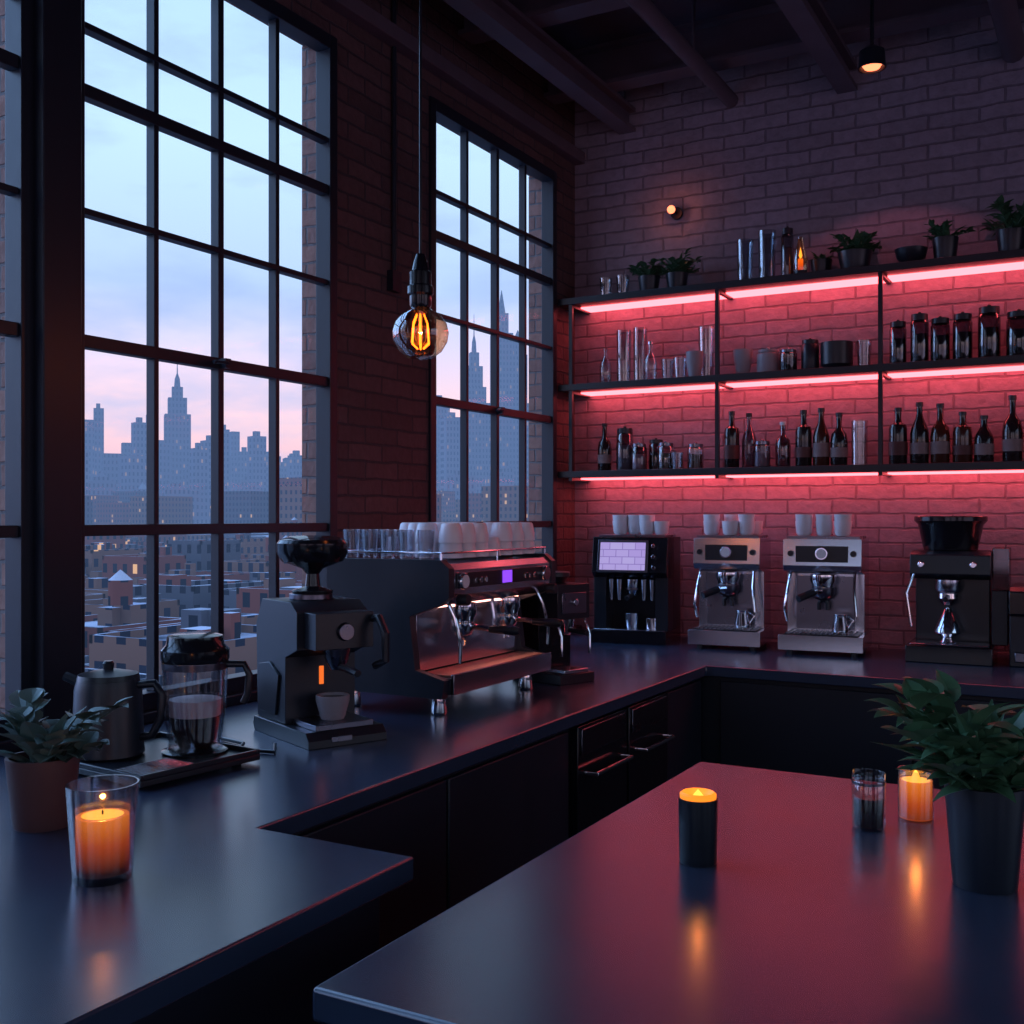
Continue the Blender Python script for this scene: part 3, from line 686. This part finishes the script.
# ------------------------------------------------------------------ outside city
def citymat(name,wall,roof,winc,dens=1.0,lit=0.0):
    m,nt,out=newmat(name)
    g=nt.nodes.new('ShaderNodeNewGeometry'); s=nt.nodes.new('ShaderNodeSeparateXYZ'); nt.links.new(g.outputs['Position'],s.inputs[0])
    a=nt.nodes.new('ShaderNodeMath'); nt.links.new(s.outputs[0],a.inputs[0]); nt.links.new(s.outputs[1],a.inputs[1])
    c=nt.nodes.new('ShaderNodeCombineXYZ'); nt.links.new(a.outputs[0],c.inputs[0]); nt.links.new(s.outputs[2],c.inputs[1])
    t=nt.nodes.new('ShaderNodeTexBrick'); nt.links.new(c.outputs[0],t.inputs['Vector']); t.offset=0
    t.inputs['Color1'].default_value=(*winc,1); t.inputs['Color2'].default_value=(*[k*.5 for k in winc],1); t.inputs['Mortar'].default_value=(*wall,1)
    t.inputs['Scale'].default_value=1; t.inputs['Brick Width'].default_value=2.6*dens; t.inputs['Row Height'].default_value=3.2*dens; t.inputs['Mortar Size'].default_value=.75*dens; t.inputs['Mortar Smooth'].default_value=0
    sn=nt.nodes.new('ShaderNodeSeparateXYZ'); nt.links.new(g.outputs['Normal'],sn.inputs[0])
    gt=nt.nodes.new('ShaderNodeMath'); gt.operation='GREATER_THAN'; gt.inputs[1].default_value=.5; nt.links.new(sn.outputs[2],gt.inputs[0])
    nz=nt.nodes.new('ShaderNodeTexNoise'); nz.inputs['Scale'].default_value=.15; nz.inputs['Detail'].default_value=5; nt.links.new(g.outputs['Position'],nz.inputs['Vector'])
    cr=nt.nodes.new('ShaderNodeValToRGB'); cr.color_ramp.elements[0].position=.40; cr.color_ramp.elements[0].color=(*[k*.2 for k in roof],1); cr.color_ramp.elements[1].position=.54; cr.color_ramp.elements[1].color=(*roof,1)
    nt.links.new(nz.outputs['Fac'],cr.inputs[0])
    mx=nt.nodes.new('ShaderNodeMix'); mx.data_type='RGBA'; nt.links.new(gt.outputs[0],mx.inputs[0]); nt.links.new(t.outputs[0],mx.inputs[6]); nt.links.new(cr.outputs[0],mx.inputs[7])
    d=nt.nodes.new('ShaderNodeBsdfDiffuse'); nt.links.new(mx.outputs[2],d.inputs[0])
    cell=nt.nodes.new('ShaderNodeVectorMath'); cell.operation='DIVIDE'; cell.inputs[1].default_value=(2.6*dens,3.2*dens,1); nt.links.new(c.outputs[0],cell.inputs[0])
    fl=nt.nodes.new('ShaderNodeVectorMath'); fl.operation='FLOOR'; nt.links.new(cell.outputs[0],fl.inputs[0])
    wn=nt.nodes.new('ShaderNodeTexWhiteNoise'); wn.noise_dimensions='2D'; nt.links.new(fl.outputs[0],wn.inputs['Vector'])
    g1=nt.nodes.new('ShaderNodeMath'); g1.operation='GREATER_THAN'; g1.inputs[1].default_value=.94; nt.links.new(wn.outputs['Value'],g1.inputs[0])
    g2=nt.nodes.new('ShaderNodeMath'); g2.operation='SUBTRACT'; g2.inputs[0].default_value=1; nt.links.new(t.outputs['Fac'],g2.inputs[1])
    g3=nt.nodes.new('ShaderNodeMath'); g3.operation='MULTIPLY'; nt.links.new(g1.outputs[0],g3.inputs[0]); nt.links.new(g2.outputs[0],g3.inputs[1])
    g4=nt.nodes.new('ShaderNodeMath'); g4.operation='SUBTRACT'; g4.inputs[0].default_value=1; nt.links.new(gt.outputs[0],g4.inputs[1])
    g5=nt.nodes.new('ShaderNodeMath'); g5.operation='MULTIPLY'; nt.links.new(g3.outputs[0],g5.inputs[0]); nt.links.new(g4.outputs[0],g5.inputs[1])
    g6=nt.nodes.new('ShaderNodeMath'); g6.operation='MULTIPLY'; g6.inputs[1].default_value=lit; nt.links.new(g5.outputs[0],g6.inputs[0])
    le=nt.nodes.new('ShaderNodeEmission'); le.inputs[0].default_value=(1,.55,.25,1); nt.links.new(g6.outputs[0],le.inputs[1])
    ad=nt.nodes.new('ShaderNodeAddShader'); nt.links.new(d.outputs[0],ad.inputs[0]); nt.links.new(le.outputs[0],ad.inputs[1])
    em=nt.nodes.new('ShaderNodeEmission'); em.inputs[0].default_value=(.125,.215,.43,1); em.inputs[1].default_value=1  # blue haze put in as emission, growing with distance from the origin
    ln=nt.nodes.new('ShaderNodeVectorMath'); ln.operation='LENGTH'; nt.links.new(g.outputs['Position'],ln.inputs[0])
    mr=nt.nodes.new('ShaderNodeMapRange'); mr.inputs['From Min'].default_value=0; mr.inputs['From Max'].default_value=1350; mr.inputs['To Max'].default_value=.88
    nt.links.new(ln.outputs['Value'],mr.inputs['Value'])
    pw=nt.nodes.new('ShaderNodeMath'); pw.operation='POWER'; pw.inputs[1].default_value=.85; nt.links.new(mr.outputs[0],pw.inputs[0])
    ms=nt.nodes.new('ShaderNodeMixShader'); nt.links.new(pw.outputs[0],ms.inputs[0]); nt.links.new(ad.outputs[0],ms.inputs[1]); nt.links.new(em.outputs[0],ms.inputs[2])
    nt.links.new(ms.outputs[0],out.inputs[0]); return m
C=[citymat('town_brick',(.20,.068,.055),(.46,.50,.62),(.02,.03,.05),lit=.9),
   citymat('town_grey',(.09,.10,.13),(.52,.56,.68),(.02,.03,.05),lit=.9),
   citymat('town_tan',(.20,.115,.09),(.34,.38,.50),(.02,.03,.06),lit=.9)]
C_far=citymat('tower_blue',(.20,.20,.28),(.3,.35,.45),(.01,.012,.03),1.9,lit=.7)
GZ=-26
mb=MB(); rnd=random.Random(5)
def sector(x,y,a0=14,a1=68):
    a=math.degrees(math.atan2(-x,y)); return a0<a<a1
def cells(cs,r0,r1):
    n=int(r1/cs)+1
    for i in range(n):
        for j in range(n):
            x=-(i+.5)*cs; y=(j+.5)*cs; r=math.hypot(x,y)
            if r0<r<r1 and sector(x,y): yield x,y,r
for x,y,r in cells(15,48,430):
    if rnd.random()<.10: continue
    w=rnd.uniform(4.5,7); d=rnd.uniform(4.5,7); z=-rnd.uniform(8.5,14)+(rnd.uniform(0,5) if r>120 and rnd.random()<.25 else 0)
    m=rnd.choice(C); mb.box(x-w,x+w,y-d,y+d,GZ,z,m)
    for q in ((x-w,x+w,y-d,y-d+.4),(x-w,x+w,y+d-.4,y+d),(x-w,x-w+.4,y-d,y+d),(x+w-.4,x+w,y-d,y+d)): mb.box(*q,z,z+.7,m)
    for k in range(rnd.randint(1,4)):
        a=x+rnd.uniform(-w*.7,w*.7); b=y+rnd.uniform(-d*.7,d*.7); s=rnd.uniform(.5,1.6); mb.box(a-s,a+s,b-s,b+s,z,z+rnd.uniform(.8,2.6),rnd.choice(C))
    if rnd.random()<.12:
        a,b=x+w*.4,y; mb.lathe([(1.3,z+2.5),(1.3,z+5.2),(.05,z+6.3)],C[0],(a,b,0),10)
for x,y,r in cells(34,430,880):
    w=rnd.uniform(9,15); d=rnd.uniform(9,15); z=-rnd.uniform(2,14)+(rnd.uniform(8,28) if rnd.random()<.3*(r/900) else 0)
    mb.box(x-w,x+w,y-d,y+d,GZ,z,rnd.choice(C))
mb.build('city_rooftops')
mb=MB()
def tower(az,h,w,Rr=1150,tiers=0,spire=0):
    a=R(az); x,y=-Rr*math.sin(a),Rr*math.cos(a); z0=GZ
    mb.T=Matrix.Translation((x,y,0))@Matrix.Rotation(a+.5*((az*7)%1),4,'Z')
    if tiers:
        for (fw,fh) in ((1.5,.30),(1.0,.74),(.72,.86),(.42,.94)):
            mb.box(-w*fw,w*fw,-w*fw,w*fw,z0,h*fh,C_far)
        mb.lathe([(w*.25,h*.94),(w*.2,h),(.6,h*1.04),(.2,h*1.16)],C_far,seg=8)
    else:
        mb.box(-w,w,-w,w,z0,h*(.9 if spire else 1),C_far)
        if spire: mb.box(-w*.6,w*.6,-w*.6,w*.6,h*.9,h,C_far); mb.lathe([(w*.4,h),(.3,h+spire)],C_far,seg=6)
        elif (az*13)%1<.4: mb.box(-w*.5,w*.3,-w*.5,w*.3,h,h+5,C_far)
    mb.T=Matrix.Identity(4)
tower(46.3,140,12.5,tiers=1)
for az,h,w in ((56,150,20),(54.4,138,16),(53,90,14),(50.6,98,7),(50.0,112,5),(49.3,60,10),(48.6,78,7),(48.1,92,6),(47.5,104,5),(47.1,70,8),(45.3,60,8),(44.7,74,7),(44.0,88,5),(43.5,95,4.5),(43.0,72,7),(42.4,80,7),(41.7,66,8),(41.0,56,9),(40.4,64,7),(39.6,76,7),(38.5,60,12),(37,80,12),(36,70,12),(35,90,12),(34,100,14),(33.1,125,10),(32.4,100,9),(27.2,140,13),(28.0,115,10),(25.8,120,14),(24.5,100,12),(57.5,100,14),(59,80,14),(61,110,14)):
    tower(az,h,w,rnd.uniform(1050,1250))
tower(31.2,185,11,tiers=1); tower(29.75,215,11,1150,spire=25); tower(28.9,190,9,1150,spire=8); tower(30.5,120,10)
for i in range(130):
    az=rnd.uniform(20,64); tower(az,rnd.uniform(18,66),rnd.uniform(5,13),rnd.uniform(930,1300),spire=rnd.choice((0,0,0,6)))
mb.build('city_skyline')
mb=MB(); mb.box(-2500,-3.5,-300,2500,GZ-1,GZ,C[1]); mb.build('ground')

# ------------------------------------------------------------------ sky
w=bpy.data.worlds.new('dusk_sky'); scene.world=w; w.use_nodes=True; nt=w.node_tree; nt.nodes.clear()
out=nt.nodes.new('ShaderNodeOutputWorld'); bg=nt.nodes.new('ShaderNodeBackground'); nt.links.new(bg.outputs[0],out.inputs[0])
tc=nt.nodes.new('ShaderNodeTexCoord'); sp=nt.nodes.new('ShaderNodeSeparateXYZ'); nt.links.new(tc.outputs['Generated'],sp.inputs[0])
cr=nt.nodes.new('ShaderNodeValToRGB'); E=cr.color_ramp.elements
E[0].position=0; E[0].color=(.50,.36,.54,1); E[1].position=1; E[1].color=(.30,.52,1.0,1)
for p,c in ((.03,(.72,.46,.56)),(.09,(.94,.64,.70)),(.15,(.68,.64,.86)),(.20,(.45,.60,.90)),(.32,(.52,.75,1.0)),(.5,(.42,.66,1.0))):
    q=E.new(p); q.color=(*c,1)
nt.links.new(sp.outputs[2],cr.inputs[0])
mp=nt.nodes.new('ShaderNodeMapping'); mp.inputs['Scale'].default_value=(2.2,2.2,7); nt.links.new(tc.outputs['Generated'],mp.inputs[0])
nz=nt.nodes.new('ShaderNodeTexNoise'); nz.inputs['Scale'].default_value=1.9; nz.inputs['Detail'].default_value=7; nz.inputs['Roughness'].default_value=.58; nt.links.new(mp.outputs[0],nz.inputs['Vector'])
c2=nt.nodes.new('ShaderNodeValToRGB'); c2.color_ramp.elements[0].position=.44; c2.color_ramp.elements[0].color=(0,0,0,1); c2.color_ramp.elements[1].position=.66; c2.color_ramp.elements[1].color=(.75,.75,.75,1)
nt.links.new(nz.outputs['Fac'],c2.inputs[0])
mx=nt.nodes.new('ShaderNodeMix'); mx.data_type='RGBA'; nt.links.new(c2.outputs[0],mx.inputs[0]); nt.links.new(cr.outputs[0],mx.inputs[6]); mx.inputs[7].default_value=(.34,.47,.76,1)
nt.links.new(mx.outputs[2],bg.inputs[0]); bg.inputs[1].default_value=1.25
l=bpy.data.lights.new('dusk_glow','SUN'); l.energy=2.8; l.color=(.26,.50,1); l.angle=R(70)  # added blue fill sun, more light through the windows than the sky gives
o=bpy.data.objects.new('dusk_glow',l); COL.objects.link(o); o.location=(-10,0,12)
o.rotation_euler=Vector((-1,-.15,.62)).to_track_quat('Z','Y').to_euler()

# ------------------------------------------------------------------ camera
cam=bpy.data.cameras.new('camera'); co=bpy.data.objects.new('camera',cam); COL.objects.link(co)
co.location=(0,0,1.5); co.rotation_euler=(R(90),0,R(29.2)); cam.sensor_width=36; cam.lens=38.25; cam.shift_y=.004; cam.clip_end=5000; cam.clip_start=.05
scene.camera=co
